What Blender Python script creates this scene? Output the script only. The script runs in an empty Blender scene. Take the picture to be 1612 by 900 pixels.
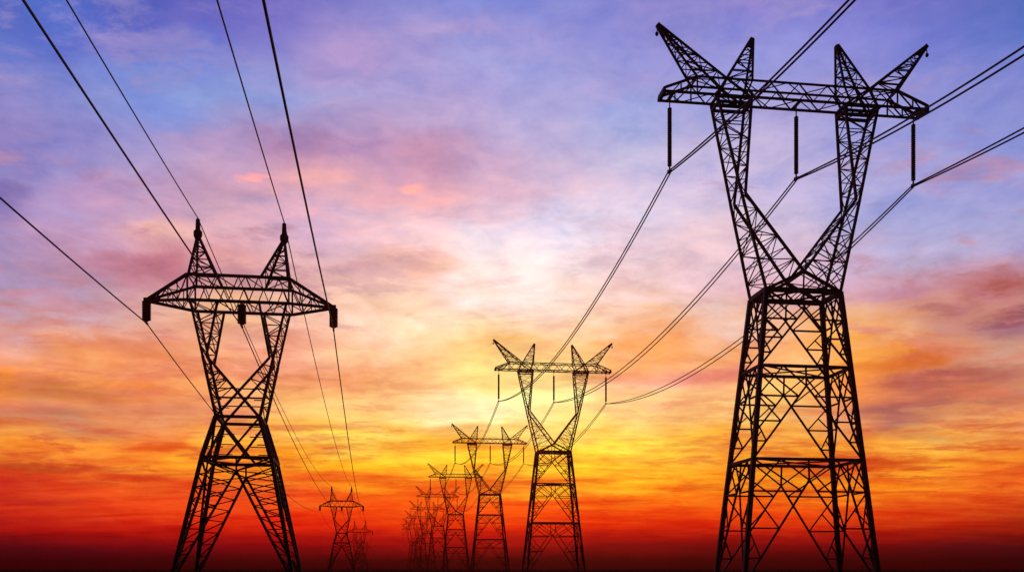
import bpy, math, random
from mathutils import Vector, Matrix
random.seed(7)
SC = bpy.context.scene
COL = SC.collection
R = math.radians

# ------------------------------------------------------------------ camera
EYE = 1.7
cam_d = bpy.data.cameras.new('camera')
cam = bpy.data.objects.new('camera', cam_d)
COL.objects.link(cam)
cam.location = (0, 0, EYE)
cam.rotation_euler = (R(90), 0, 0)
cam_d.sensor_width = 36.0
cam_d.lens = 33.5
cam_d.shift_y = 443.0 / 1612.0
cam_d.clip_start = 0.1
cam_d.clip_end = 20000
SC.camera = cam

SC.view_settings.view_transform = 'Standard'
SC.view_settings.look = 'None'
SC.view_settings.exposure = 0.0
SC.view_settings.gamma = 1.0
SC.view_settings.use_curve_mapping = False
SC.cycles.max_bounces = 4
SC.cycles.volume_bounces = 1
SC.cycles.use_denoising = True

SUN_EL, SUN_AZ = 8.0, 1.5          # degrees; azimuth clockwise from +Y
SUN_STRENGTH = 0.02
NISHITA_STRENGTH = 0.012
SUNSET_STRENGTH = 1.06
HAZE_DENSITY = 0.0006
HAZE_ALBEDO = (0.27, 0.06, 0.05)
HAZE_G = 0.965


def lin(c):
    c /= 255.0
    return c / 12.92 if c <= 0.04045 else ((c + 0.055) / 1.055) ** 2.4


# ------------------------------------------------------------------ node helpers
class NT:
    """small helper around a node tree"""
    def __init__(self, tree):
        self.t = tree
        self.n = tree.nodes
        self.l = tree.links

    def new(self, kind, **kw):
        n = self.n.new(kind)
        for k, v in kw.items():
            setattr(n, k, v)
        return n

    def put(self, sock, v):
        if hasattr(v, 'is_output'):
            self.l.new(v, sock)
        else:
            sock.default_value = v

    def math(self, op, a, b=0.0, c=0.0, clamp=False):
        n = self.new('ShaderNodeMath', operation=op)
        n.use_clamp = clamp
        self.put(n.inputs[0], a)
        self.put(n.inputs[1], b)
        self.put(n.inputs[2], c)
        return n.outputs[0]

    def vmath(self, op, a, b=(0, 0, 0), out=0):
        n = self.new('ShaderNodeVectorMath', operation=op)
        self.put(n.inputs[0], a)
        if op == 'SCALE':
            self.put(n.inputs['Scale'], b)
        else:
            self.put(n.inputs[1], b)
        return n.outputs[out]

    def mix(self, f, a, b, blend='MIX'):
        n = self.new('ShaderNodeMix', data_type='RGBA', blend_type=blend)
        n.clamp_factor = True
        self.put(n.inputs[0], f)
        self.put(n.inputs[6], a)
        self.put(n.inputs[7], b)
        return n.outputs[2]

    def smooth(self, v, a, b, lo=0.0, hi=1.0):
        n = self.new('ShaderNodeMapRange', interpolation_type='SMOOTHSTEP')
        self.put(n.inputs[0], v)
        for i, x in enumerate((a, b, lo, hi)):
            n.inputs[i + 1].default_value = x
        return n.outputs[0]

    def noise(self, vec, scale, detail=5, rough=0.55, dist=0.0):
        n = self.new('ShaderNodeTexNoise', noise_dimensions='3D')
        self.put(n.inputs['Vector'], vec)
        n.inputs['Scale'].default_value = scale
        n.inputs['Detail'].default_value = detail
        n.inputs['Roughness'].default_value = rough
        n.inputs['Distortion'].default_value = dist
        return n.outputs['Fac']

    def ramp(self, f, stops, interp='LINEAR'):
        n = self.new('ShaderNodeValToRGB')
        cr = n.color_ramp
        cr.interpolation = interp
        while len(cr.elements) < len(stops):
            cr.elements.new(0.5)
        for e, (p, c) in zip(cr.elements, stops):
            e.position = p
            e.color = c
        self.put(n.inputs[0], f)
        return n.outputs[0]


# ------------------------------------------------------------------ sky
# sunset sky anchored to compass directions: one colour column per azimuth,
# each listing the colour at every elevation of SKY_EL (degrees)
SKY_AZ= [-28.25, -24.89, -21.34, -17.61, -13.35, -9.31, -5.18, -0.99, 3.59, 7.74, 11.46, 15.43, 19.93, 23.56, 26.07, 28.25]
SKY_EL= [30.77, 29.34, 27.86, 26.35, 24.8, 23.2, 21.57, 19.9, 18.19, 16.45, 14.68, 12.88, 11.05, 9.2, 7.33, 6.01, 4.69, 3.55, 2.41, 1.83, 1.26, 0.5, -0.08]
SKY_COL = [
    [
        (84, 103, 188),
        (99, 118, 198),
        (124, 128, 198),
        (134, 128, 193),
        (144, 128, 188),
        (134, 128, 188),
        (125, 110, 175),
        (150, 135, 190),
        (165, 140, 180),
        (160, 135, 170),
        (190, 150, 170),
        (235, 165, 140),
        (245, 140, 50),
        (215, 130, 80),
        (245, 150, 50),
        (205, 60, 25),
        (195, 40, 25),
        (205, 48, 22),
        (179, 16, 16),
        (126, 7, 12),
        (62, 6, 22),
        (14, 1, 8),
        (3, 0, 2),
    ],
    [
        (78, 106, 196),
        (91, 107, 195),
        (118, 131, 204),
        (131, 136, 201),
        (141, 134, 196),
        (145, 139, 199),
        (167, 146, 195),
        (188, 151, 188),
        (183, 140, 169),
        (172, 144, 173),
        (197, 160, 173),
        (239, 159, 111),
        (240, 148, 78),
        (193, 122, 90),
        (249, 152, 54),
        (226, 89, 31),
        (216, 62, 25),
        (217, 55, 21),
        (196, 20, 15),
        (143, 8, 12),
        (78, 5, 19),
        (19, 1, 8),
        (3, 0, 2),
    ],
    [
        (78, 94, 184),
        (88, 100, 194),
        (115, 134, 208),
        (129, 144, 208),
        (140, 140, 203),
        (170, 154, 200),
        (188, 155, 192),
        (219, 166, 168),
        (196, 131, 146),
        (198, 140, 150),
        (221, 170, 151),
        (231, 154, 122),
        (236, 132, 68),
        (223, 142, 96),
        (238, 119, 43),
        (241, 129, 38),
        (230, 81, 26),
        (228, 61, 20),
        (210, 27, 13),
        (161, 11, 12),
        (100, 4, 17),
        (24, 1, 7),
        (3, 0, 2),
    ],
    [
        (100, 100, 186),
        (107, 108, 196),
        (120, 136, 208),
        (129, 150, 211),
        (149, 148, 203),
        (184, 155, 193),
        (204, 156, 180),
        (212, 170, 186),
        (213, 153, 159),
        (218, 160, 152),
        (242, 187, 140),
        (232, 161, 126),
        (239, 155, 98),
        (238, 158, 102),
        (246, 163, 51),
        (245, 145, 35),
        (231, 86, 30),
        (236, 63, 19),
        (222, 32, 11),
        (177, 14, 12),
        (120, 4, 16),
        (28, 2, 7),
        (3, 0, 2),
    ],
    [
        (120, 111, 192),
        (130, 122, 199),
        (139, 142, 206),
        (139, 154, 212),
        (162, 148, 196),
        (187, 144, 178),
        (221, 163, 174),
        (212, 175, 202),
        (228, 182, 188),
        (233, 182, 175),
        (242, 190, 163),
        (238, 161, 132),
        (242, 161, 112),
        (248, 188, 108),
        (250, 176, 55),
        (247, 155, 30),
        (235, 90, 30),
        (240, 61, 14),
        (228, 32, 9),
        (183, 14, 12),
        (127, 4, 14),
        (34, 2, 6),
        (3, 0, 2),
    ],
    [
        (132, 128, 200),
        (156, 142, 202),
        (169, 149, 203),
        (162, 158, 209),
        (173, 150, 194),
        (182, 143, 183),
        (218, 165, 180),
        (231, 191, 203),
        (224, 178, 178),
        (251, 205, 192),
        (252, 210, 181),
        (253, 195, 156),
        (244, 163, 110),
        (252, 201, 119),
        (254, 207, 72),
        (252, 166, 31),
        (245, 109, 20),
        (243, 68, 12),
        (229, 34, 8),
        (188, 15, 12),
        (135, 6, 13),
        (38, 2, 6),
        (3, 0, 2),
    ],
    [
        (133, 136, 206),
        (162, 149, 205),
        (162, 152, 208),
        (170, 159, 210),
        (177, 158, 202),
        (190, 146, 179),
        (242, 181, 183),
        (242, 207, 216),
        (242, 196, 188),
        (254, 208, 189),
        (254, 222, 185),
        (254, 205, 151),
        (251, 192, 128),
        (253, 215, 137),
        (253, 197, 64),
        (253, 177, 38),
        (241, 98, 20),
        (245, 78, 12),
        (231, 38, 7),
        (191, 17, 12),
        (144, 9, 11),
        (40, 2, 6),
        (3, 0, 2),
    ],
    [
        (126, 138, 212),
        (156, 149, 208),
        (156, 158, 216),
        (170, 159, 212),
        (180, 163, 207),
        (195, 164, 197),
        (228, 184, 202),
        (243, 220, 231),
        (251, 229, 230),
        (254, 226, 219),
        (255, 226, 186),
        (252, 201, 125),
        (254, 227, 137),
        (255, 235, 156),
        (252, 185, 52),
        (253, 184, 40),
        (245, 119, 23),
        (248, 83, 12),
        (235, 41, 4),
        (194, 18, 12),
        (144, 9, 10),
        (40, 2, 6),
        (3, 0, 2),
    ],
    [
        (132, 139, 210),
        (150, 146, 210),
        (155, 156, 216),
        (162, 162, 216),
        (175, 169, 213),
        (192, 176, 210),
        (225, 195, 215),
        (232, 220, 238),
        (247, 228, 232),
        (253, 228, 222),
        (254, 217, 184),
        (250, 190, 120),
        (253, 223, 137),
        (255, 226, 134),
        (254, 204, 60),
        (253, 190, 40),
        (252, 150, 25),
        (246, 84, 12),
        (231, 39, 4),
        (189, 17, 12),
        (140, 8, 10),
        (40, 2, 6),
        (3, 0, 2),
    ],
    [
        (140, 138, 208),
        (144, 144, 213),
        (154, 154, 213),
        (155, 164, 218),
        (170, 174, 218),
        (190, 184, 218),
        (204, 190, 220),
        (215, 204, 228),
        (234, 208, 218),
        (244, 208, 204),
        (241, 192, 160),
        (250, 166, 92),
        (246, 180, 142),
        (254, 212, 132),
        (252, 193, 66),
        (251, 174, 40),
        (252, 152, 25),
        (244, 81, 12),
        (226, 38, 6),
        (181, 17, 12),
        (125, 8, 11),
        (36, 2, 6),
        (3, 0, 2),
    ],
    [
        (134, 128, 202),
        (137, 138, 210),
        (147, 148, 213),
        (155, 158, 215),
        (170, 168, 215),
        (187, 178, 215),
        (197, 184, 220),
        (214, 194, 215),
        (224, 194, 205),
        (229, 188, 194),
        (226, 189, 178),
        (245, 171, 111),
        (228, 136, 110),
        (252, 207, 130),
        (250, 179, 65),
        (250, 160, 39),
        (248, 140, 25),
        (243, 76, 12),
        (222, 38, 8),
        (173, 17, 12),
        (112, 8, 12),
        (32, 2, 6),
        (3, 0, 2),
    ],
    [
        (128, 118, 198),
        (128, 132, 208),
        (139, 143, 212),
        (154, 153, 212),
        (168, 163, 213),
        (183, 173, 213),
        (188, 178, 220),
        (200, 186, 215),
        (213, 183, 202),
        (218, 170, 183),
        (233, 182, 156),
        (249, 178, 118),
        (250, 185, 105),
        (248, 194, 107),
        (248, 171, 53),
        (243, 151, 29),
        (248, 140, 21),
        (238, 78, 13),
        (220, 38, 8),
        (172, 17, 12),
        (112, 6, 12),
        (27, 2, 6),
        (3, 0, 2),
    ],
    [
        (115, 112, 194),
        (119, 123, 204),
        (132, 136, 209),
        (144, 146, 209),
        (155, 156, 213),
        (170, 166, 213),
        (171, 169, 216),
        (180, 175, 215),
        (195, 175, 205),
        (208, 162, 180),
        (238, 180, 130),
        (250, 170, 70),
        (250, 150, 70),
        (225, 140, 100),
        (250, 175, 60),
        (215, 90, 25),
        (246, 130, 23),
        (231, 79, 15),
        (212, 37, 8),
        (163, 16, 12),
        (102, 5, 13),
        (22, 2, 6),
        (3, 0, 2),
    ],
    [
        (102, 108, 190),
        (109, 118, 200),
        (124, 131, 205),
        (136, 141, 207),
        (146, 151, 212),
        (161, 160, 212),
        (162, 162, 214),
        (169, 169, 214),
        (188, 172, 204),
        (199, 142, 150),
        (225, 162, 120),
        (237, 140, 61),
        (196, 111, 85),
        (175, 105, 90),
        (246, 168, 60),
        (239, 147, 39),
        (242, 118, 26),
        (223, 75, 18),
        (200, 35, 10),
        (145, 15, 12),
        (78, 7, 15),
        (18, 2, 6),
        (3, 0, 2),
    ],
    [
        (90, 106, 186),
        (100, 116, 196),
        (117, 127, 201),
        (130, 137, 205),
        (140, 147, 210),
        (155, 154, 210),
        (158, 158, 212),
        (167, 167, 212),
        (181, 163, 196),
        (188, 117, 113),
        (195, 136, 120),
        (224, 144, 93),
        (184, 110, 90),
        (215, 145, 94),
        (245, 160, 56),
        (232, 122, 34),
        (238, 108, 28),
        (211, 68, 18),
        (183, 32, 10),
        (129, 14, 12),
        (64, 8, 17),
        (15, 2, 6),
        (3, 0, 2),
    ],
    [
        (80, 104, 183),
        (93, 114, 193),
        (110, 124, 198),
        (125, 134, 203),
        (135, 144, 208),
        (150, 149, 208),
        (155, 155, 210),
        (165, 165, 210),
        (165, 150, 190),
        (170, 110, 130),
        (160, 110, 120),
        (205, 150, 125),
        (190, 120, 100),
        (230, 150, 100),
        (245, 150, 50),
        (225, 100, 30),
        (235, 100, 30),
        (200, 62, 18),
        (159, 28, 11),
        (111, 12, 12),
        (52, 8, 18),
        (12, 2, 6),
        (3, 0, 2),
    ],
]
# cloud banks: azimuth, elevation, half width, half height (degrees), colour, weight
SKY_BANKS = [
    (-22.00, 16.36, 2.63, 0.78, (182, 105, 122), 0.70),
    (-20.17, 18.70, 1.85, 0.64, (242, 185, 160), 0.50),
    (-15.50, 21.59, 1.14, 0.22, (255, 165, 160), 0.80),
    (-6.39, 21.87, 0.91, 0.23, (255, 175, 165), 0.90),
    (-12.44, 23.28, 2.91, 0.76, (158, 120, 165), 0.60),
    (-4.42, 23.46, 2.47, 0.96, (182, 135, 168), 0.50),
    (-7.07, 18.00, 2.07, 0.69, (235, 178, 158), 0.60),
    (-4.61, 17.28, 1.71, 0.49, (250, 190, 150), 0.50),
    (-11.90, 21.63, 2.19, 0.39, (250, 180, 172), 0.50),
    (26.44, 14.65, 1.38, 0.45, (168, 84, 76), 0.85),
    (27.65, 13.32, 1.26, 0.32, (138, 70, 84), 0.75),
    (22.26, 15.02, 1.64, 0.40, (185, 125, 155), 0.50),
    (24.51, 14.00, 1.42, 0.23, (165, 95, 105), 0.50),
    (22.59, 11.38, 3.42, 0.47, (208, 96, 38), 0.70),
    (21.60, 12.17, 2.31, 0.34, (240, 150, 55), 0.50),
    (24.20, 10.20, 3.50, 0.44, (176, 92, 92), 0.65),
    (23.07, 8.82, 2.10, 0.45, (160, 90, 88), 0.65),
    (11.09, 11.14, 2.76, 0.47, (225, 128, 115), 0.65),
    (7.37, 13.14, 2.44, 0.47, (250, 160, 85), 0.55),
    (-16.21, 13.43, 3.35, 0.52, (198, 122, 112), 0.55),
    (-22.65, 12.02, 2.77, 0.37, (222, 125, 85), 0.55),
    (-25.52, 9.60, 3.58, 0.44, (185, 105, 65), 0.60),
    (-26.44, 8.19, 2.91, 0.44, (172, 118, 102), 0.55),
    (-20.34, 6.67, 1.75, 0.28, (222, 80, 28), 0.75),
    (-25.83, 5.42, 4.33, 0.27, (170, 42, 24), 0.75),
    (-21.01, 4.98, 2.16, 0.21, (185, 38, 20), 0.65),
    (-26.44, 3.65, 3.67, 0.27, (180, 32, 24), 0.55),
    (-11.53, 5.34, 4.77, 0.26, (232, 72, 24), 0.65),
    (2.06, 5.18, 3.62, 0.23, (225, 92, 24), 0.65),
    (3.97, 4.45, 4.56, 0.30, (255, 188, 42), 0.55),
    (2.37, 10.23, 2.86, 0.74, (255, 250, 165), 0.75),
    (-2.90, 9.56, 3.05, 0.96, (255, 242, 195), 0.55),
    (19.93, 5.80, 5.40, 0.25, (202, 72, 20), 0.65),
    (8.49, 1.32, 3.55, 0.19, (105, 10, 15), 0.50),
    (-26.90, 20.92, 1.37, 0.83, (112, 108, 180), 0.50),
    (-27.65, 19.54, 1.05, 0.42, (112, 98, 158), 0.55),
    (-2.52, 29.46, 2.67, 0.41, (176, 156, 206), 0.50),
    (-8.57, 28.25, 1.87, 0.82, (180, 150, 200), 0.45),
    (-17.95, 27.28, 2.42, 1.15, (105, 128, 212), 0.40),
    (-19.66, 24.26, 2.03, 0.84, (118, 145, 222), 0.50),
    (5.86, 7.29, 4.16, 0.34, (255, 222, 75), 0.60),
    (-24.58, 11.41, 2.84, 0.40, (238, 150, 90), 0.50),
    (-17.61, 10.55, 3.12, 0.35, (246, 165, 95), 0.50),
    (-21.01, 8.95, 3.00, 0.28, (205, 125, 95), 0.50),
    (9.61, 9.44, 2.23, 0.29, (235, 150, 115), 0.50),
    (6.99, 11.34, 1.69, 0.36, (240, 140, 95), 0.40),
    (25.14, 8.68, 1.88, 0.27, (235, 160, 95), 0.50),
    (-23.62, 19.91, 1.92, 0.62, (170, 130, 175), 0.45),
    (-17.61, 23.00, 2.43, 0.49, (190, 150, 190), 0.45),
    (14.00, 8.75, 2.16, 0.51, (253, 212, 120), 0.40),
    (-9.31, 7.61, 2.98, 0.33, (255, 222, 80), 0.50),
    (26.69, 11.22, 1.52, 0.66, (200, 160, 150), 0.50),
    (-0.99, 18.71, 3.44, 1.03, (246, 230, 232), 0.50),
    (16.49, 12.02, 2.46, 0.49, (250, 185, 120), 0.40),
    (25.77, 15.85, 1.86, 0.32, (205, 165, 190), 0.50),
    (-1.76, 7.14, 2.29, 0.30, (240, 150, 40), 0.55),
    (-6.32, 5.60, 2.26, 0.23, (255, 150, 30), 0.50),
    (-14.43, 15.79, 2.15, 0.55, (215, 160, 165), 0.50),
    (-9.31, 12.36, 2.98, 0.50, (248, 205, 150), 0.50),
]


def srgb(c):
    return tuple(lin(v) for v in c) + (1.0,)


def through_haze(c, el):
    """colour the sky must have beyond the haze so that it still shows as c through it"""
    tau = HAZE_DENSITY * min(1200.0, 60.0 / max(0.02, math.sin(R(max(el, 0.0)))))
    return tuple(v * math.exp(tau * (1 - w)) for v, w in zip(c[:3], HAZE_ALBEDO)) + (1.0,)


def build_world():
    w = bpy.data.worlds.new('World')
    SC.world = w
    w.use_nodes = True
    t = NT(w.node_tree)
    t.n.clear()
    d = t.new('ShaderNodeTexCoord').outputs['Generated']
    d = t.vmath('NORMALIZE', d)
    sep = t.new('ShaderNodeSeparateXYZ')
    t.put(sep.inputs[0], d)
    x, y, z = sep.outputs
    el = t.math('ARCSINE', z)
    az = t.math('ARCTAN2', x, y)
    # cloud sheet coordinates: the direction carried onto a flat deck overhead
    zz = t.math('ADD', t.math('MAXIMUM', z, 0.0), 0.085)
    px = t.math('DIVIDE', x, zz)
    py = t.math('DIVIDE', y, zz)
    comb = t.new('ShaderNodeCombineXYZ')
    t.put(comb.inputs[0], px)
    t.put(comb.inputs[1], py)
    deck = comb.outputs[0]
    n_str = t.math('SUBTRACT', t.noise(t.vmath('MULTIPLY', deck, (0.55, 2.6, 1.0)), 1.6, 6, 0.6, 0.3), 0.5)
    n_el = t.math('SUBTRACT', t.noise(deck, 1.7, 6, 0.55), 0.5)
    n_az = t.math('SUBTRACT', t.noise(t.vmath('ADD', deck, (17.3, 5.1, 3.0)), 1.3, 5, 0.55), 0.5)
    n_fine = t.math('SUBTRACT', t.noise(t.vmath('ADD', deck, (3.3, 45.1, 9.0)), 4.5, 6, 0.6, 0.6), 0.5)
    n_mid = t.math('SUBTRACT', t.noise(t.vmath('ADD', deck, (31.0, 8.7, 1.0)), 2.2, 5, 0.55, 0.8), 0.5)
    # small mottled cloudlets, wider than tall, finer than the deck noise overhead
    ang = t.new('ShaderNodeCombineXYZ')
    t.put(ang.inputs[0], az)
    t.put(ang.inputs[1], t.math('MULTIPLY', el, 2.3))
    n_mot = t.math('SUBTRACT', t.noise(ang.outputs[0], 11.0, 8, 0.62, 0.9), 0.5)
    n_mo2 = t.math('SUBTRACT', t.noise(t.vmath('ADD', ang.outputs[0], (4.0, 9.0, 2.0)), 26.0, 7, 0.62, 0.6), 0.5)
    # long thin streaks low in the sky
    stk = t.new('ShaderNodeCombineXYZ')
    t.put(stk.inputs[0], t.math('MULTIPLY', az, 5.0))
    t.put(stk.inputs[1], t.math('MULTIPLY', t.math('ADD', el, t.math('MULTIPLY', n_mot, R(0.8))), 62.0))
    n_thin = t.math('SUBTRACT', t.noise(stk.outputs[0], 1.0, 5, 0.6, 0.3), 0.5)
    # streaks get flatter and weaker toward the horizon
    amp = t.smooth(el, R(0.0), R(20), R(2.0), R(7.0))
    el_w = t.math('ADD', el, t.math('MULTIPLY', n_el, t.math('MULTIPLY', amp, t.smooth(el, R(0.2), R(4.5), 0.12, 1.0))))
    el_w = t.math('ADD', el_w, t.math('MULTIPLY', n_mot, t.smooth(el, R(2), R(14), R(0.5), R(2.6))))
    az_w = t.math('ADD', az, t.math('MULTIPLY', n_az, R(9.0)))
    EMAX = 40.0
    fac = t.math('DIVIDE', el_w, R(EMAX), clamp=True)
    rows = SKY_COL
    col = None
    for i, a in enumerate(SKY_AZ):
        stops = []
        ca = math.cos(R(a))
        for e, h in zip(SKY_EL, rows[i]):
            ee = math.degrees(math.atan(math.tan(R(e)) * ca))
            stops.append((max(0.0, ee) / EMAX, through_haze(srgb(h), ee)))
        stops.append((1.0, (0.045, 0.07, 0.34, 1)))
        stops.sort(key=lambda s: s[0])
        c = t.ramp(fac, stops)
        if col is None:
            col = c
        else:
            col = t.mix(t.smooth(az_w, R(SKY_AZ[i - 1]), R(a)), col, c)
    # cloud banks with ragged, wind-drawn edges
    n_edge = t.math('SUBTRACT', t.noise(t.vmath('ADD', deck, (7.7, 2.1, 4.0)), 5.0, 7, 0.62, 0.5), 0.5)
    az_b = t.math('ADD', az, t.math('MULTIPLY', n_az, R(5.0)))
    el_b = t.math('ADD', el, t.math('MULTIPLY', n_mot, t.smooth(el, R(2), R(14), R(0.5), R(2.0))))
    el_b = t.math('ADD', el_b, t.math('MULTIPLY', n_el, t.smooth(el, R(2), R(20), R(0.6), R(3.0))))
    for a, e, hw, hh, cc, s in SKY_BANKS:
        u = t.math('DIVIDE', t.math('SUBTRACT', az_b, R(a)), R(hw))
        v = t.math('DIVIDE', t.math('SUBTRACT', el_b, R(e)), R(hh))
        r2 = t.math('ADD', t.math('MULTIPLY', u, u), t.math('MULTIPLY', v, v))
        r2 = t.math('ADD', r2, t.math('MULTIPLY', n_edge, 2.2))
        col = t.mix(t.smooth(r2, -0.3, 1.9, s, 0.0), col, through_haze(srgb(cc), e))
    # a broken layer of small crisp clouds, thinner in front of the glow
    lay = t.noise(t.vmath('MULTIPLY', t.vmath('ADD', deck, (12.4, 3.9, 6.0)), (1.0, 1.45, 1.0)), 3.1, 9, 0.66, 0.35)
    side = t.smooth(t.math('ABSOLUTE', t.math('SUBTRACT', az, R(1.5))), R(3), R(17), 0.22, 0.62)
    cover = t.math('MULTIPLY', t.smooth(lay, 0.50, 0.63), t.math('MULTIPLY', side, t.smooth(el, R(2.5), R(5.5))))
    ccol = t.mix(t.smooth(el, R(5.5), R(9.5)), through_haze(srgb((196, 62, 28)), 5.0), through_haze(srgb((218, 122, 92)), 9.0))
    ccol = t.mix(t.smooth(el, R(10.5), R(16)), ccol, srgb((196, 140, 160)))
    ccol = t.mix(t.smooth(el, R(19), R(25)), ccol, srgb((158, 146, 202)))
    col = t.mix(cover, col, ccol)
    # cloud relief: thin cloud lets more red through low down, more white high up
    k = t.mix(t.smooth(el, R(5.5), R(9.5)), (0.26, 1.05, 0.75, 1), (0.30, 0.50, 0.62, 1))
    k = t.mix(t.smooth(el, R(13), R(20)), k, (0.62, 0.42, 0.14, 1))
    nn = t.math('ADD', t.math('MULTIPLY', n_mid, 0.8), t.math('MULTIPLY', n_fine, 1.1))
    nn = t.math('ADD', nn, t.math('MULTIPLY', n_str, t.smooth(el, R(14), R(5), 0.2, 1.9)))
    nn = t.math('ADD', nn, t.math('MULTIPLY', n_thin, t.smooth(el, R(16), R(7), 0.0, 1.7)))
    nn = t.math('ADD', nn, t.math('MULTIPLY', n_mot, t.smooth(el, R(3), R(14), 0.8, 1.45)))
    nn = t.math('ADD', nn, t.math('MULTIPLY', n_mo2, t.smooth(el, R(3), R(14), 0.7, 0.95)))
    rel = t.vmath('ADD', t.vmath('SCALE', k, nn), (1.03, 1.0, 1.0))
    col = t.vmath('MULTIPLY', col, rel)
    # away from the sunset the sky is plain dusk light
    sky = t.new('ShaderNodeTexSky', sky_type='NISHITA')
    sky.sun_disc = False
    sky.sun_elevation = R(SUN_EL)
    sky.sun_rotation = R(SUN_AZ)
    sky.air_density = 1.5
    sky.dust_density = 3.0
    front = t.smooth(t.math('ABSOLUTE', az), R(38), R(85), 1.0, 0.0)
    bg1 = t.new('ShaderNodeBackground')
    t.put(bg1.inputs[0], col)
    bg1.inputs[1].default_value = SUNSET_STRENGTH
    bg2 = t.new('ShaderNodeBackground')
    t.put(bg2.inputs[0], sky.outputs[0])
    bg2.inputs[1].default_value = NISHITA_STRENGTH
    mx = t.new('ShaderNodeMixShader')
    t.put(mx.inputs[0], front)
    t.put(mx.inputs[1], bg2.outputs[0])
    t.put(mx.inputs[2], bg1.outputs[0])
    out = t.new('ShaderNodeOutputWorld')
    t.put(out.inputs[0], mx.outputs[0])
    w.cycles.sampling_method = 'MANUAL'
    w.cycles.sample_map_resolution = 1024


build_world()

sun_d = bpy.data.lights.new('sun', 'SUN')
sun_d.energy = SUN_STRENGTH
sun_d.angle = R(0.5)
sun_d.color = (1.0, 0.66, 0.32)
sun = bpy.data.objects.new('sun', sun_d)
COL.objects.link(sun)
_s = Vector((math.sin(R(SUN_AZ)) * math.cos(R(SUN_EL)), math.cos(R(SUN_AZ)) * math.cos(R(SUN_EL)), math.sin(R(SUN_EL))))
sun.rotation_euler = _s.to_track_quat('Z', 'Y').to_euler()
sun.location = _s * 300


# ------------------------------------------------------------------ materials
def principled(name, base, rough=0.6, metal=0.0, vary=0.3, scale=3.0, bump=0.0, tint=None):
    m = bpy.data.materials.new(name)
    m.use_nodes = True
    t = NT(m.node_tree)
    b = t.n['Principled BSDF']
    tc = t.new('ShaderNodeTexCoord').outputs['Object']
    n = t.noise(tc, scale, 6, 0.6)
    lo = tuple(c * (1 - vary) for c in base) + (1,)
    hi = tuple(c * (1 + vary) for c in (tint or base)) + (1,)
    t.put(b.inputs['Base Color'], t.ramp(n, [(0.3, lo), (0.7, hi)]))
    b.inputs['Roughness'].default_value = rough
    b.inputs['Metallic'].default_value = metal
    if bump:
        bn = t.new('ShaderNodeBump')
        bn.inputs['Strength'].default_value = bump
        t.put(bn.inputs['Height'], t.noise(tc, scale * 4, 8, 0.65))
        t.put(b.inputs['Normal'], bn.outputs[0])
    return m


M_STEEL = principled('weathered_dark_steel', (0.030, 0.029, 0.030), 0.7, 0.0, 0.45, 1.3, tint=(0.040, 0.030, 0.024))
M_GLASS = principled('brown_insulator_porcelain', (0.020, 0.013, 0.010), 0.35, 0.0, 0.3, 4)
M_WIRE = principled('stranded_aluminium_wire', (0.030, 0.030, 0.032), 0.6, 0.0, 0.2, 6)
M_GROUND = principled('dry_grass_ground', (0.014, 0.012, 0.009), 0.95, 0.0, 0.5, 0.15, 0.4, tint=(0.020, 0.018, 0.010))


# ------------------------------------------------------------------ mesh helpers
M_GROUND.node_tree.nodes['Principled BSDF'].inputs['Specular IOR Level'].default_value = 0.0


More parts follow.
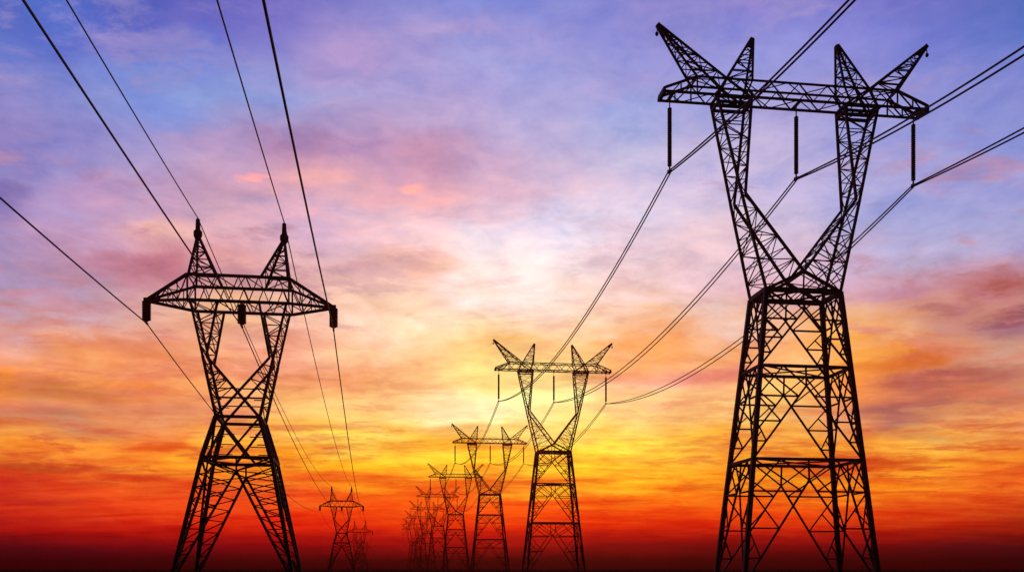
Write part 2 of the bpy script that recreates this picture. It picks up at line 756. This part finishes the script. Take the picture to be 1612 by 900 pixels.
class MB:
    """collects bars, boxes and tubes into one mesh"""
    def __init__(self):
        self.v, self.f = [], []

    def bar(self, p, q, w, d=None):
        """square-section steel member from p to q"""
        p, q = Vector(p), Vector(q)
        ax = q - p
        if ax.length < 1e-4:
            return
        ax.normalize()
        ref = Vector((0, 0, 1)) if abs(ax.z) < 0.95 else Vector((0, 1, 0))
        s = ax.cross(ref).normalized() * (w / 2)
        u = ax.cross(s).normalized() * ((d or w) / 2)
        b = len(self.v)
        for c in (p, q):
            for a, e in ((-1, -1), (1, -1), (1, 1), (-1, 1)):
                self.v.append(c + s * a + u * e)
        self.f += [(b, b + 1, b + 2, b + 3), (b + 7, b + 6, b + 5, b + 4)]
        for i in range(4):
            j = (i + 1) % 4
            self.f.append((b + i, b + 4 + i, b + 4 + j, b + j))

    def path(self, pts, w):
        for a, b in zip(pts, pts[1:]):
            self.bar(a, b, w)

    def plate(self, c, sx, sy, sz):
        c = Vector(c)
        self.bar(c - Vector((0, 0, sz / 2)), c + Vector((0, 0, sz / 2)), sy, sx)

    def lathe(self, x, y, prof, n=12):
        """prof: list of (radius, z) from top to bottom"""
        b = len(self.v)
        for r, z in prof:
            for i in range(n):
                a = 2 * math.pi * i / n
                self.v.append(Vector((x + r * math.cos(a), y + r * math.sin(a), z)))
        m = len(prof)
        for k in range(m - 1):
            for i in range(n):
                j = (i + 1) % n
                self.f.append((b + k * n + i, b + (k + 1) * n + i, b + (k + 1) * n + j, b + k * n + j))
        self.f.append(tuple(b + i for i in range(n)))
        self.f.append(tuple(b + (m - 1) * n + i for i in reversed(range(n))))

    def tube(self, pts, r, n=6):
        b = len(self.v)
        for i, p in enumerate(pts):
            a = pts[max(0, i - 1)]
            c = pts[min(len(pts) - 1, i + 1)]
            ax = (c - a).normalized()
            s = ax.cross(Vector((0, 0, 1))).normalized()
            u = s.cross(ax).normalized()
            for k in range(n):
                g = 2 * math.pi * k / n
                self.v.append(p + s * (r * math.cos(g)) + u * (r * math.sin(g)))
        for i in range(len(pts) - 1):
            for k in range(n):
                j = (k + 1) % n
                self.f.append((b + i * n + k, b + (i + 1) * n + k, b + (i + 1) * n + j, b + i * n + j))
        self.f.append(tuple(b + k for k in range(n)))
        e = b + (len(pts) - 1) * n
        self.f.append(tuple(e + k for k in reversed(range(n))))

    def build(self, name, mat, parent=None):
        me = bpy.data.meshes.new(name)
        me.from_pydata([tuple(v) for v in self.v], [], self.f)
        me.validate()
        me.update()
        me.materials.append(mat)
        o = bpy.data.objects.new(name, me)
        COL.objects.link(o)
        o.parent = parent
        return o


def lerp(a, b, t):
    return Vector(a) * (1 - t) + Vector(b) * t


def polyline(pts):
    pts = [Vector(p) for p in pts]
    seg = [(b - a).length for a, b in zip(pts, pts[1:])]
    tot = sum(seg)

    def at(t):
        s = t * tot
        for i, L in enumerate(seg):
            if s <= L or i == len(seg) - 1:
                return pts[i].lerp(pts[i + 1], min(1.0, s / L))
            s -= L
    return at


def lattice(mb, A, B, ts, w, cross=False, rungs=True, flip=0):
    """bracing between chords A(t) and B(t) at stations ts"""
    for i, (t0, t1) in enumerate(zip(ts, ts[1:])):
        if cross:
            mb.bar(A(t0), B(t1), w)
            mb.bar(B(t0), A(t1), w)
        elif (i + flip) % 2 == 0:
            mb.bar(A(t0), B(t1), w)
        else:
            mb.bar(B(t0), A(t1), w)
        if rungs and i:
            mb.bar(A(t0), B(t0), w)


def stations(n, a=0.0, b=1.0):
    return [a + (b - a) * i / n for i in range(n + 1)]


def line(a, b):
    a, b = Vector(a), Vector(b)
    return lambda t: a.lerp(b, t)


def box_lattice(mb, chords, ts, wc, wb, closed=True, cross=False, chord_pts=24, rungs=True):
    """lattice girder: chord callables in ring order"""
    for c in chords:
        mb.path([c(i / chord_pts) for i in range(chord_pts + 1)] if chord_pts > 1 else [c(0), c(1)], wc)
    n = len(chords)
    for k in range(n if closed else n - 1):
        lattice(mb, chords[k], chords[(k + 1) % n], ts, wb, cross, rungs, flip=k)


def root_empty(name):
    o = bpy.data.objects.new(name, None)
    o.empty_display_size = 2
    COL.objects.link(o)
    return o


def tag(o, label=None, cat=None, group=None, kind=None):
    for k, v in (('label', label), ('category', cat), ('group', group), ('kind', kind)):
        if v:
            o[k] = v
    return o


def copy_tree(o, parent=None):
    c = o.copy()
    COL.objects.link(c)
    if parent is not None:
        c.parent = parent
    for ch in list(o.children):
        copy_tree(ch, c)
    return c


# ------------------------------------------------------------------ setting
g = MB()
GX, GY0, GY1, NX, NY = 2000, -300, 1600, 50, 50
for j in range(NY + 1):
    for i in range(NX + 1):
        gx = -GX + 2 * GX * i / NX
        gy = GY0 + (GY1 - GY0) * j / NY
        g.v.append(Vector((gx, gy, 0.0)))
for j in range(NY):
    for i in range(NX):
        a = j * (NX + 1) + i
        g.f.append((a, a + 1, a + NX + 2, a + NX + 1))
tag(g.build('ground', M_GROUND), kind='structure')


def build_haze():
    x0, x1, y0, y1, z0, z1 = -2010, 2010, -310, 1610, -1.0, 62.0
    h = MB()
    h.v = [Vector(p) for p in ((x0, y0, z0), (x1, y0, z0), (x1, y1, z0), (x0, y1, z0), (x0, y0, z1), (x1, y0, z1), (x1, y1, z1), (x0, y1, z1))]
    h.f = [(3, 2, 1, 0), (4, 5, 6, 7), (0, 1, 5, 4), (1, 2, 6, 5), (2, 3, 7, 6), (3, 0, 4, 7)]
    m = bpy.data.materials.new('evening_haze')
    m.use_nodes = True
    t = NT(m.node_tree)
    t.n.clear()
    v = t.new('ShaderNodeVolumePrincipled')
    v.inputs['Color'].default_value = HAZE_ALBEDO + (1,)
    v.inputs['Density'].default_value = HAZE_DENSITY
    v.inputs['Anisotropy'].default_value = HAZE_G
    o = t.new('ShaderNodeOutputMaterial')
    t.put(o.inputs['Volume'], v.outputs[0])
    tag(h.build('haze', m), kind='stuff')


if HAZE_DENSITY > 0:
    build_haze()


# ------------------------------------------------------------------ fork pylon (right-hand row)
def face_panel(mb, c0, c1, zt, zb, drop, w, belt=True, last=False):
    """one face of the tapering body between two belts.
    c0, c1: corner lines as functions of z.  An inverted V springs from below the belt
    centre down to the leg feet, with redundant struts between V and legs."""
    tl, tr, bl, br = c0(zt), c1(zt), c0(zb), c1(zb)
    topmid = (tl + tr) / 2
    apex = (c0(zt - drop) + c1(zt - drop)) / 2
    H = zt - zb
    for leg, foot, top in ((c0, bl, tl), (c1, br, tr)):
        V = line(apex, foot)

        def vz(z):
            t = (apex.z - z) / max(1e-6, apex.z - foot.z)
            return V(min(1, max(0, t)))
        mb.bar(apex, foot, w * 1.15)
        # small truss hanging under the belt
        q = lerp(topmid, top, 0.5)
        z1 = zt - drop * 1.55
        mb.bar(topmid, apex, w)
        mb.bar(q, apex, w * .9)
        mb.bar(top, vz(z1), w * .9)
        mb.bar(q, leg(z1), w * .9)
        mb.bar(leg(z1), vz(z1), w * 1.1)
        zs = [z1] + [z1 - (z1 - zb) * f for f in (0.40, 0.72)]
        for a, b in zip(zs, zs[1:]):
            mb.bar(leg(b), vz(b), w)
            mb.bar(leg(a), vz(b), w * .85)
            mb.bar(lerp(leg(a), vz(b), .5), leg(b), w * .7)
    

def make_fork_pylon():
    root = root_empty('lattice_pylon')
    zs_w, z_b1, z_b2 = 27.3, 20.2, 11.6
    bx, by = 6.48, 3.75
    wx, wy = 3.62, 1.9

    def corner(sx, sy):
        return lambda z: Vector((sx * (bx + (wx - bx) * z / zs_w), sy * (by + (wy - by) * z / zs_w), z))
    C = {(sx, sy): corner(sx, sy) for sx in (-1, 1) for sy in (-1, 1)}
    for (sx, sy), c in C.items():
        m = MB()
        m.bar(c(0.15), c(zs_w), 0.40)
        m.plate(c(0.1), 1.0, 1.0, 0.5)
        m.build('leg', M_STEEL, root)
    faces = [((-1, -1), (1, -1)), ((1, -1), (1, 1)), ((1, 1), (-1, 1)), ((-1, 1), (-1, -1))]
    for a, b in faces:
        m = MB()
        for zt, zb, dr in ((zs_w - .3, z_b1, 1.55), (z_b1, z_b2, 1.8), (z_b2, 0.2, 1.9)):
            face_panel(m, C[a], C[b], zt, zb, dr, 0.135)
        m.build('bracing_panel', M_STEEL, root)
    for z in (z_b1, z_b2):
        m = MB()
        for a, b in faces:
            m.bar(C[a](z), C[b](z), 0.26)
        m.bar(C[(-1, -1)](z), C[(1, 1)](z), 0.12)
        m.bar(C[(1, -1)](z), C[(-1, 1)](z), 0.12)
        m.build('belt_frame', M_STEEL, root)
    # waist ring with the V-shaped cap between the fork arms
    m = MB()
    for a, b in faces:
        m.bar(C[a](zs_w), C[b](zs_w), 0.36, 0.42)
    ap = {sy: Vector((0.05, sy * 1.88, 29.1)) for sy in (-1, 1)}
    for sy in (-1, 1):
        for sx in (-1, 1):
            m.bar(ap[sy], C[(sx, sy)](zs_w), 0.26)
            m.bar(lerp(ap[sy], C[(sx, sy)](zs_w), .5), Vector((sx * 1.2, sy * 1.9, zs_w)), 0.13)
        m.bar(ap[sy], Vector((0, sy * 1.9, zs_w)), 0.12)
    m.bar(ap[-1], ap[1], 0.22)
    for sx in (-1, 1):
        m.bar(C[(sx, -1)](zs_w), Vector((0, 1.9, zs_w)), 0.16)
        m.bar(C[(sx, 1)](zs_w), Vector((0, -1.9, zs_w)), 0.16)
    m.build('waist_frame', M_STEEL, root)
    # fork arms
    zt = 45.25
    for sx in (-1, 1):
        m = MB()
        yb = 1.42
        out_ = {sy: polyline([(sx * 7.9, sy * .9, zt), (sx * 5.78, sy * yb, 36.2), (sx * wx, sy * wy, zs_w)]) for sy in (-1, 1)}
        o1 = {sy: line((sx * 7.9, sy * .9, zt), (sx * 5.78, sy * yb, 36.2)) for sy in (-1, 1)}
        i1 = {sy: line((sx * 4.6, sy * .9, zt), (sx * 5.42, sy * yb, 36.2)) for sy in (-1, 1)}
        o2 = {sy: line((sx * 5.78, sy * yb, 36.2), (sx * wx, sy * wy, zs_w)) for sy in (-1, 1)}
        i2 = {sy: line((sx * 5.42, sy * yb, 36.2), tuple(ap[sy])) for sy in (-1, 1)}
        ts1 = stations(7)
        box_lattice(m, [o1[-1], i1[-1], i1[1], o1[1]], ts1, 0.22, 0.075, chord_pts=1)
        ts2 = [0, .2, .38, .54, .69, .84, 1.0]
        box_lattice(m, [o2[-1], i2[-1], i2[1], o2[1]], ts2, 0.23, 0.08, chord_pts=1)
        for sy in (-1, 1):
            for t0 in (.45, .62, .78):     # extra struts where the arm is wide
                m.bar(lerp(o2[sy](t0), i2[sy](t0), .5), o2[sy](t0 + .14), 0.06)
        for zz in (0.0, 0.055):            # doubled collar under the crossarm
            P = [o1[-1](zz), i1[-1](zz), i1[1](zz), o1[1](zz)]
            for k in range(4):
                m.bar(P[k], P[(k + 1) % 4], 0.22)
        m.build('fork_arm', M_STEEL, root)
    # crossarm
    m = MB()
    zb_, zt_ = 45.35, 46.9
    xe, xt = 12.95, 9.85
    for sy in (-1, 1):
        y = .92 * sy
        m.bar((-xe, y, zb_), (xe, y, zb_), 0.19)
        m.bar((-xt, y, zt_), (xt, y, zt_), 0.16)
        nb = 14
        for k in range(nb):
            x0 = -xt + 2 * xt * k / nb
            x1 = -xt + 2 * xt * (k + 1) / nb
            za, zc = (zb_, zt_) if (k % 2 == 0) == (sy < 0) else (zt_, zb_)
            m.bar((x0, y, za), (x1, y, zc), 0.10)
        for sx in (-1, 1):
            m.bar((sx * xt, y, zt_), (sx * xe, y, zb_ + .32), 0.20)
            m.bar((sx * xe, y, zb_), (sx * xe, y, zb_ + .32), 0.2)
            m.bar((sx * xt, y, zt_), (sx * xt, y, zb_), 0.12)
            xm = (xt + xe) / 2
            m.bar((sx * xt, y, zt_), (sx * xm, y, zb_), 0.11)
            m.bar((sx * xm, y, zb_), (sx * xm, y, (zb_ + .32 + zt_) / 2), 0.11)
            m.bar((sx * xm, y, (zb_ + .32 + zt_) / 2), (sx * (xm + .8), y, zb_), 0.10)
    for z, xx, nb in ((zb_, xe, 12), (zt_, xt, 9)):
        for k in range(nb):
            x0, x1 = -xx + 2 * xx * k / nb, -xx + 2 * xx * (k + 1) / nb
            s = 1 if k % 2 else -1
            m.bar((x0, .92 * s, z), (x1, -.92 * s, z), 0.07)
    for sx in (-1, 1):
        m.bar((sx * xe, -.92, zb_), (sx * xe, .92, zb_), 0.3)
        m.bar((sx * xe, -.92, zb_ + .32), (sx * xe, .92, zb_ + .32), 0.2)
        m.bar((sx * 12.1, -.92, zb_), (sx * 12.1, .92, zb_), 0.25)
        m.bar((sx * xt, -.92, zt_), (sx * xt, .92, zt_), 0.14)
    m.bar((0.15, -.92, zb_), (0.15, .92, zb_), 0.22)
    m.build('crossarm', M_STEEL, root)
    # peaks: two leaning horns over each fork arm
    for sx in (-1, 1):
        for tip, xo, xi, kind in (((sx * 13.3, 51.85), 9.85, 7.0, 'outer'), ((sx * 4.25, 51.2), 7.0, 4.55, 'inner')):
            m = MB()
            tx, tz = tip
            ch = []
            for sy, xx in ((-1, xo), (-1, xi), (1, xi), (1, xo)):
                base = Vector((sx * xx, sy * .92, zt_))
                off = 0.13 if xx == xi else -0.13
                tp = Vector((tx - sx * (off if kind == 'outer' else off) , sy * .12, tz))
                ch.append(line(base, tp))
            nn = 7 if kind == 'outer' else 5
            ts = [1 - (1 - i / nn) ** 1.15 for i in range(nn + 1)]
            ts = [i / nn for i in range(nn + 1)]
            box_lattice(m, ch, ts, 0.17, 0.075, chord_pts=1)
            # the horn's chords carry on through the crossarm to the fork arm
            if kind == 'outer':
                for sy in (-1, 1):
                    m.bar((sx * 7.0, sy * .92, zt_), (sx * 4.7, sy * .92, zb_), 0.18)
            else:
                for sy in (-1, 1):
                    m.bar((sx * 7.0, sy * .92, zt_), (sx * 7.8, sy * .92, zb_), 0.20)
                    m.bar((sx * 4.55, sy * .92, zt_), (sx * 5.2, sy * .92, zb_), 0.14)
            d = (Vector((tx, 0, tz)) - Vector((sx * (xo + xi) / 2, 0, zt_))).normalized()
            L = 1.1 if kind == 'outer' else .7
            m.bar(Vector((tx, 0, tz)) - d * L, Vector((tx, 0, tz)) + d * .12, 0.36)
            h = m.build('peak', M_STEEL, root)
            if kind == 'outer':
                k = MB()
                k.bar((tx + sx * .05, 0, tz - .1), (tx + sx * .12, 0, tz - .62), 0.07)
                k.lathe(tx + sx * .12, 0, [(.05, tz - .6), (.15, tz - .72), (.16, tz - .9), (.05, tz - 1.02)], 10)
                k.build('earth_wire_clamp', M_STEEL, h)
    # long suspension strings
    for x in INS_R:
        m = MB()
        prof = [(.05, 44.35), (.09, 44.3)]
        z = 44.25
        while z > 39.0:
            prof += [(.165, z), (.21, z - .05), (.21, z - .13), (.165, z - .17)]
            z -= .20
        prof += [(.07, 38.9), (.05, 38.75)]
        m.lathe(x, 0, prof, 10)
        s = m.build('insulator_string', M_GLASS, root)
        k = MB()
        k.bar((x, 0, 45.3), (x, 0, 44.3), 0.09)
        k.build('hanger', M_STEEL, s)
        k = MB()
        k.bar((x, 0, 38.8), (x, 0, 38.42), 0.12)
        k.bar((x - .22, 0, 38.45), (x + .22, 0, 38.45), 0.12)
        k.bar((x, -.45, 38.40), (x, .45, 38.40), 0.12)
        k.build('clamp', M_STEEL, s)
    return root


INS_R = (-12.2, 0.15, 12.0)
WIRE_Z_R = 38.38


# ------------------------------------------------------------------ hourglass pylon (left-hand row)
def make_hourglass_pylon():
    root = root_empty('lattice_pylon')
    Zw, Zb = 16.2, 12.2
    w_, b_, f_ = (2.05, 2.5), (3.2, 3.4), (5.55, 6.0)
    S = [(-1, -1), (1, -1), (1, 1), (-1, 1)]
    P = lambda s, k, z: Vector((s[0] * k[0], s[1] * k[1], z))
    for s in S:
        m = MB()
        m.path([P(s, f_, 0.15), P(s, b_, Zb), P(s, w_, Zw)], 0.36)
        m.plate(P(s, f_, 0.1), 1.0, 1.0, 0.5)
        m.build('leg', M_STEEL, root)
    for k in range(4):
        a, b = S[k], S[(k + 1) % 4]
        m = MB()
        # crossed bracing between waist and belt
        m.bar(P(a, w_, Zw), lerp(P(a, b_, Zb), P(b, b_, Zb), .66), 0.20)
        m.bar(P(b, w_, Zw), lerp(P(b, b_, Zb), P(a, b_, Zb), .66), 0.20)
        A, B = line(P(a, w_, Zw), P(a, b_, Zb)), line(P(b, w_, Zw), P(b, b_, Zb))
        for t in (.25, .5, .75):
            m.bar(A(t), lerp(A(t), B(t), .28), 0.09)
            m.bar(B(t), lerp(B(t), A(t), .28), 0.09)
        # inverted V from below the belt to the feet, braced to the legs like ladders
        mid = (P(a, b_, Zb) + P(b, b_, Zb)) / 2
        mid = Vector((mid.x * 1.05, mid.y * 1.05, Zb - 1.3))
        for s in (a, b):
            leg = line(P(s, b_, Zb), P(s, f_, 0.15))
            V = line(mid, lerp(P(s, f_, 0.15), mid, .06))
            m.bar(V(0), V(1), 0.20)
            m.bar((P(a, b_, Zb) + P(b, b_, Zb)) / 2, V(0), 0.16)
            n = 9
            for i in range(n):
                t0, t1 = i / n, (i + 1) / n
                m.bar(leg(t0 * .97 + .03), V(t0), 0.10)
                m.bar(leg(t1 * .97 + .03), V(t0), 0.10)
        # cross diagonals of the belt truss
        m.bar(P(a, b_, Zb), mid, 0.13)
        m.bar(P(b, b_, Zb), mid, 0.13)
        m.build('bracing_panel', M_STEEL, root)
    for nm, kk, z, w in (('waist_frame', w_, Zw, .28), ('belt_frame', b_, Zb, .30)):
        m = MB()
        for k in range(4):
            m.bar(P(S[k], kk, z), P(S[(k + 1) % 4], kk, z), w)
        if nm == 'belt_frame':
            for k in range(4):
                m.bar((P(S[k], kk, z) + P(S[(k + 1) % 4], kk, z)) / 2, (P(S[(k + 2) % 4], kk, z) + P(S[(k + 1) % 4], kk, z)) / 2, 0.13)
        m.build(nm, M_STEEL, root)
    # fork arms narrowing to a knee, then a crossed window down to the waist
    zt, zk = 27.3, 22.0
    kx_o, kx_i, ky = 3.30, 2.95, 2.3
    for sx in (-1, 1):
        m = MB()
        o1 = {sy: line((sx * 4.5, sy * 2.1, zt), (sx * kx_o, sy * ky, zk)) for sy in (-1, 1)}
        i1 = {sy: line((sx * 1.95, sy * 2.1, zt), (sx * kx_i, sy * ky, zk)) for sy in (-1, 1)}
        box_lattice(m, [o1[-1], i1[-1], i1[1], o1[1]], stations(5), 0.22, 0.085, chord_pts=1)
        o2 = {sy: line((sx * kx_o, sy * ky, zk), (sx * w_[0], sy * w_[1], Zw)) for sy in (-1, 1)}
        for sy in (-1, 1):
            m.bar(o2[sy](0), o2[sy](1), 0.28)
            m.bar((sx * kx_i, sy * ky, zk), (-sx * w_[0], sy * w_[1], Zw), 0.22)
            D = line((sx * kx_i, sy * ky, zk), (-sx * w_[0], sy * w_[1], Zw))
            for t in (.15, .3, .45):
                m.bar(o2[sy](t), D(t * .8), 0.10)
                m.bar(o2[sy](t + .14), D(t * .8), 0.09)
            m.bar(o2[sy](.72), o2[sy](.72) * 1 - Vector((sx * .9, 0, 0)), 0.09)
        lattice(m, o2[-1], o2[1], stations(5), 0.10)
        m.build('fork_arm', M_STEEL, root)
    m = MB()
    for sy in (-1, 1):       # horizontal struts in the window
        for z, hx in ((18.9, 2.6), (18.0, 2.4)):
            m.bar((-hx, sy * 2.42, z), (hx, sy * 2.42, z), 0.10)
    m.build('window_strut', M_STEEL, root)
    # crossarm: box girder between the fork arms, four chords meeting at each end
    zb_, zt_, xc, yc, xe, ze = 27.35, 29.8, 4.75, 2.1, 8.85, 27.75
    m = MB()
    for sy in (-1, 1):
        y = sy * yc
        m.bar((-xc, y, zb_), (xc, y, zb_), 0.26)
        m.bar((-xc, y, zt_), (xc, y, zt_), 0.26)
        n = 10
        for k in range(n):
            x0, x1 = -xc + 2 * xc * k / n, -xc + 2 * xc * (k + 1) / n
            za, zc = (zb_, zt_) if k % 2 == 0 else (zt_, zb_)
            m.bar((x0, y, za), (x1, y, zc), 0.09)
        for sx in (-1, 1):
            m.bar((sx * xc, y, zb_), (sx * xc, y, zt_), 0.16)
            T, B = line((sx * xc, y, zt_), (sx * xe, sy * .12, ze)), line((sx * xc, y, zb_), (sx * xe, sy * .12, ze - .12))
            m.bar(T(0), T(1), 0.25)
            m.bar(B(0), B(1), 0.25)
            lattice(m, T, B, [0, .25, .48, .72], 0.085)
    for z in (zb_, zt_):
        n = 7
        for k in range(n):
            x0, x1 = -xc + 2 * xc * k / n, -xc + 2 * xc * (k + 1) / n
            s = 1 if k % 2 else -1
            m.bar((x0, yc * s, z), (x1, -yc * s, z), 0.08)
            if k in (0, 4):
                m.bar((x0, -yc, z), (x0, yc, z), 0.11)
    for sx in (-1, 1):
        for za in (zt_, zb_):
            A, B = line((sx * xc, -yc, za), (sx * xe, -.12, ze)), line((sx * xc, yc, za), (sx * xe, .12, ze))
            lattice(m, A, B, [0, .3, .58, .84], 0.075)
        m.bar((sx * (xe - .45), 0, ze - .05), (sx * (xe + .35), 0, ze - .05), 0.42)
    m.build('crossarm', M_STEEL, root)
    # earth-wire peaks
    for sx in (-1, 1):
        m = MB()
        ch = [line((sx * xx, sy * yc, zt_), (sx * 4.13, sy * .1, 34.3)) for sy, xx in ((-1, 4.65), (-1, 2.1), (1, 2.1), (1, 4.65))]
        box_lattice(m, ch, [0, .2, .38, .54, .68, .82], 0.2, 0.08, chord_pts=1)
        h = m.build('peak', M_STEEL, root)
        k = MB()
        k.lathe(sx * 4.13, 0, [(.06, 35.9), (.2, 35.8), (.24, 34.8), (.42, 34.6), (.42, 34.2), (.3, 33.9)], 10)
        k.build('cap', M_STEEL, h)
    # short heavy insulator stacks
    for x in INS_L:
        m = MB()
        prof = [(.16, 27.72), (.24, 27.64)]
        z = 27.6
        while z > 25.75:
            prof += [(.33, z), (.43, z - .05), (.43, z - .11), (.33, z - .15)]
            z -= .17
        prof += [(.22, 25.68), (.10, 25.62)]
        m.lathe(x, 0, prof, 14)
        s = m.build('insulator_string', M_GLASS, root)
        k = MB()
        k.bar((x, 0, 25.68), (x, 0, 25.46), 0.16)
        k.bar((x, -.5, 25.48), (x, .5, 25.48), 0.16)
        k.build('clamp', M_STEEL, s)
    return root


WIRE_R, WIRE_L, WIRE_E = 0.07, 0.062, 0.055
INS_L = (-8.95, 0.05, 8.95)
WIRE_Z_L = 25.46

# ------------------------------------------------------------------ rows of pylons
YAW_R = math.atan((806 - 600) / 1500.0)        # both rows run away a little to the left
YAW_L = math.atan((806 - 585) / 1500.0)
row_r = [(26.70, 90.0), (9.15, 211.8), (-7.8, 334.5), (-27.2, 460), (-45.8, 587.6), (-63.5, 714), (-80.5, 838), (-97, 962), (-113, 1086)]
row_l = [(-26.7, 94.0), (-71.7, 401.0), (-110.0, 690.0), (-160, 985), (-192, 1240)]

LAB_R = [
    'tallest black lattice pylon with horned crossarm, nearest of the right row',
    'second fork pylon of the right row, dark against the yellow glow',
    'third fork pylon of the right row, lower and thinner beside the second one',
    'fourth fork pylon of the right row, its crossarm end crossing the third one',
    'fifth fork pylon of the right row, faint reddish lattice left of the fourth',
    'sixth fork pylon of the right row, faint between the fifth and seventh',
    'seventh fork pylon of the right row, small in red haze, third from last',
    'eighth fork pylon of the right row, tiny in red haze, last but one',
    'ninth and farthest fork pylon of the right row, tiniest and palest']
LAB_L = [
    'big black hourglass pylon on the left with two spiked peaks and stubby insulators',
    'small distant hourglass pylon with drooping crossarm ends, second of the left row',
    'third hourglass pylon of the left row, tiny ghost in red haze',
    'fourth hourglass pylon of the left row, ghostly, just behind the third one',
    'fifth and farthest hourglass pylon of the left row, the faintest and smallest']

for make, row, yaw, labs, grp in ((make_fork_pylon, row_r, YAW_R, LAB_R, 'fork pylons of the right-hand row'),
                                  (make_hourglass_pylon, row_l, YAW_L, LAB_L, 'hourglass pylons of the left-hand row')):
    proto = make()
    for i, (x, y) in enumerate(row):
        o = proto if i == 0 else copy_tree(proto)
        o.location = (x, y, 0)
        o.rotation_euler.z = yaw
        tag(o, labs[i], 'pylon', grp)


# ------------------------------------------------------------------ wires
def local(pos, yaw, x, z, dx=0.0):
    return Vector((pos[0] + math.cos(yaw) * (x + dx), pos[1] + math.sin(yaw) * (x + dx), z))


def run(points, sags, r, n=40):
    out = []
    for k, (a, b) in enumerate(zip(points, points[1:])):
        for i in range(n + (1 if k == len(points) - 2 else 0)):
            t = i / n
            p = a.lerp(b, t)
            p.z -= 4 * sags[k] * t * (1 - t)
            out.append(p)
    m = MB()
    m.tube(out, r, 6)
    return m


back_r = (row_r[0][0] + math.sin(YAW_R) * 125.6, row_r[0][1] - math.cos(YAW_R) * 125.6)
back_l = (row_l[0][0] + math.sin(YAW_L) * 300, row_l[0][1] - math.cos(YAW_L) * 300)
WLAB = ['twin power line hung from the left insulator strings of the right pylon row',
        'twin power line hung from the middle insulator strings of the right pylon row',
        'twin power line hung from the right insulator strings of the right pylon row']
for x, sb, df, lab in zip(INS_R, (5.6, 6.8, 4.3), (.06, .22, .26), WLAB):
    o = root_empty('power_line')
    tag(o, lab, 'power line', 'power lines of the right-hand row')
    for dx, ds in ((-.13, -df), (.13, df)):
        pts = [local(p, YAW_R, x, WIRE_Z_R, dx) for p in [back_r] + row_r]
        run(pts, [sb + ds] + [5.0 + ds] * 8, WIRE_R, 36).build('conductor', M_WIRE, o)
WLAB = ['single power line held by the left insulator of the big hourglass pylon',
        'single power line held by the middle insulator of the big hourglass pylon',
        'single power line held by the right insulator of the big hourglass pylon']
for x, sb, lab in zip(INS_L, (4.6, 4.6, 5.8), WLAB):
    pts = [local(p, YAW_L, x, WIRE_Z_L) for p in [back_l] + row_l]
    tag(run(pts, [sb, 5.0, 5.0, 5.0, 4.0], WIRE_L, 60).build('power_line', M_WIRE), lab, 'power line', 'power lines of the left-hand row')
for x, sb, lab in ((-4.13, 5.5, 'thin earth wire running from the left spiked peak of the hourglass pylons'),
                   (4.13, 5.0, 'thin earth wire running from the right spiked peak of the hourglass pylons')):
    pts = [local(p, YAW_L, x, 35.92) for p in [back_l] + row_l]
    tag(run(pts, [sb, 5.0, 5.0, 5.0, 4.0], WIRE_E, 60).build('earth_wire', M_WIRE), lab, 'earth wire', 'earth wires of the left-hand row')
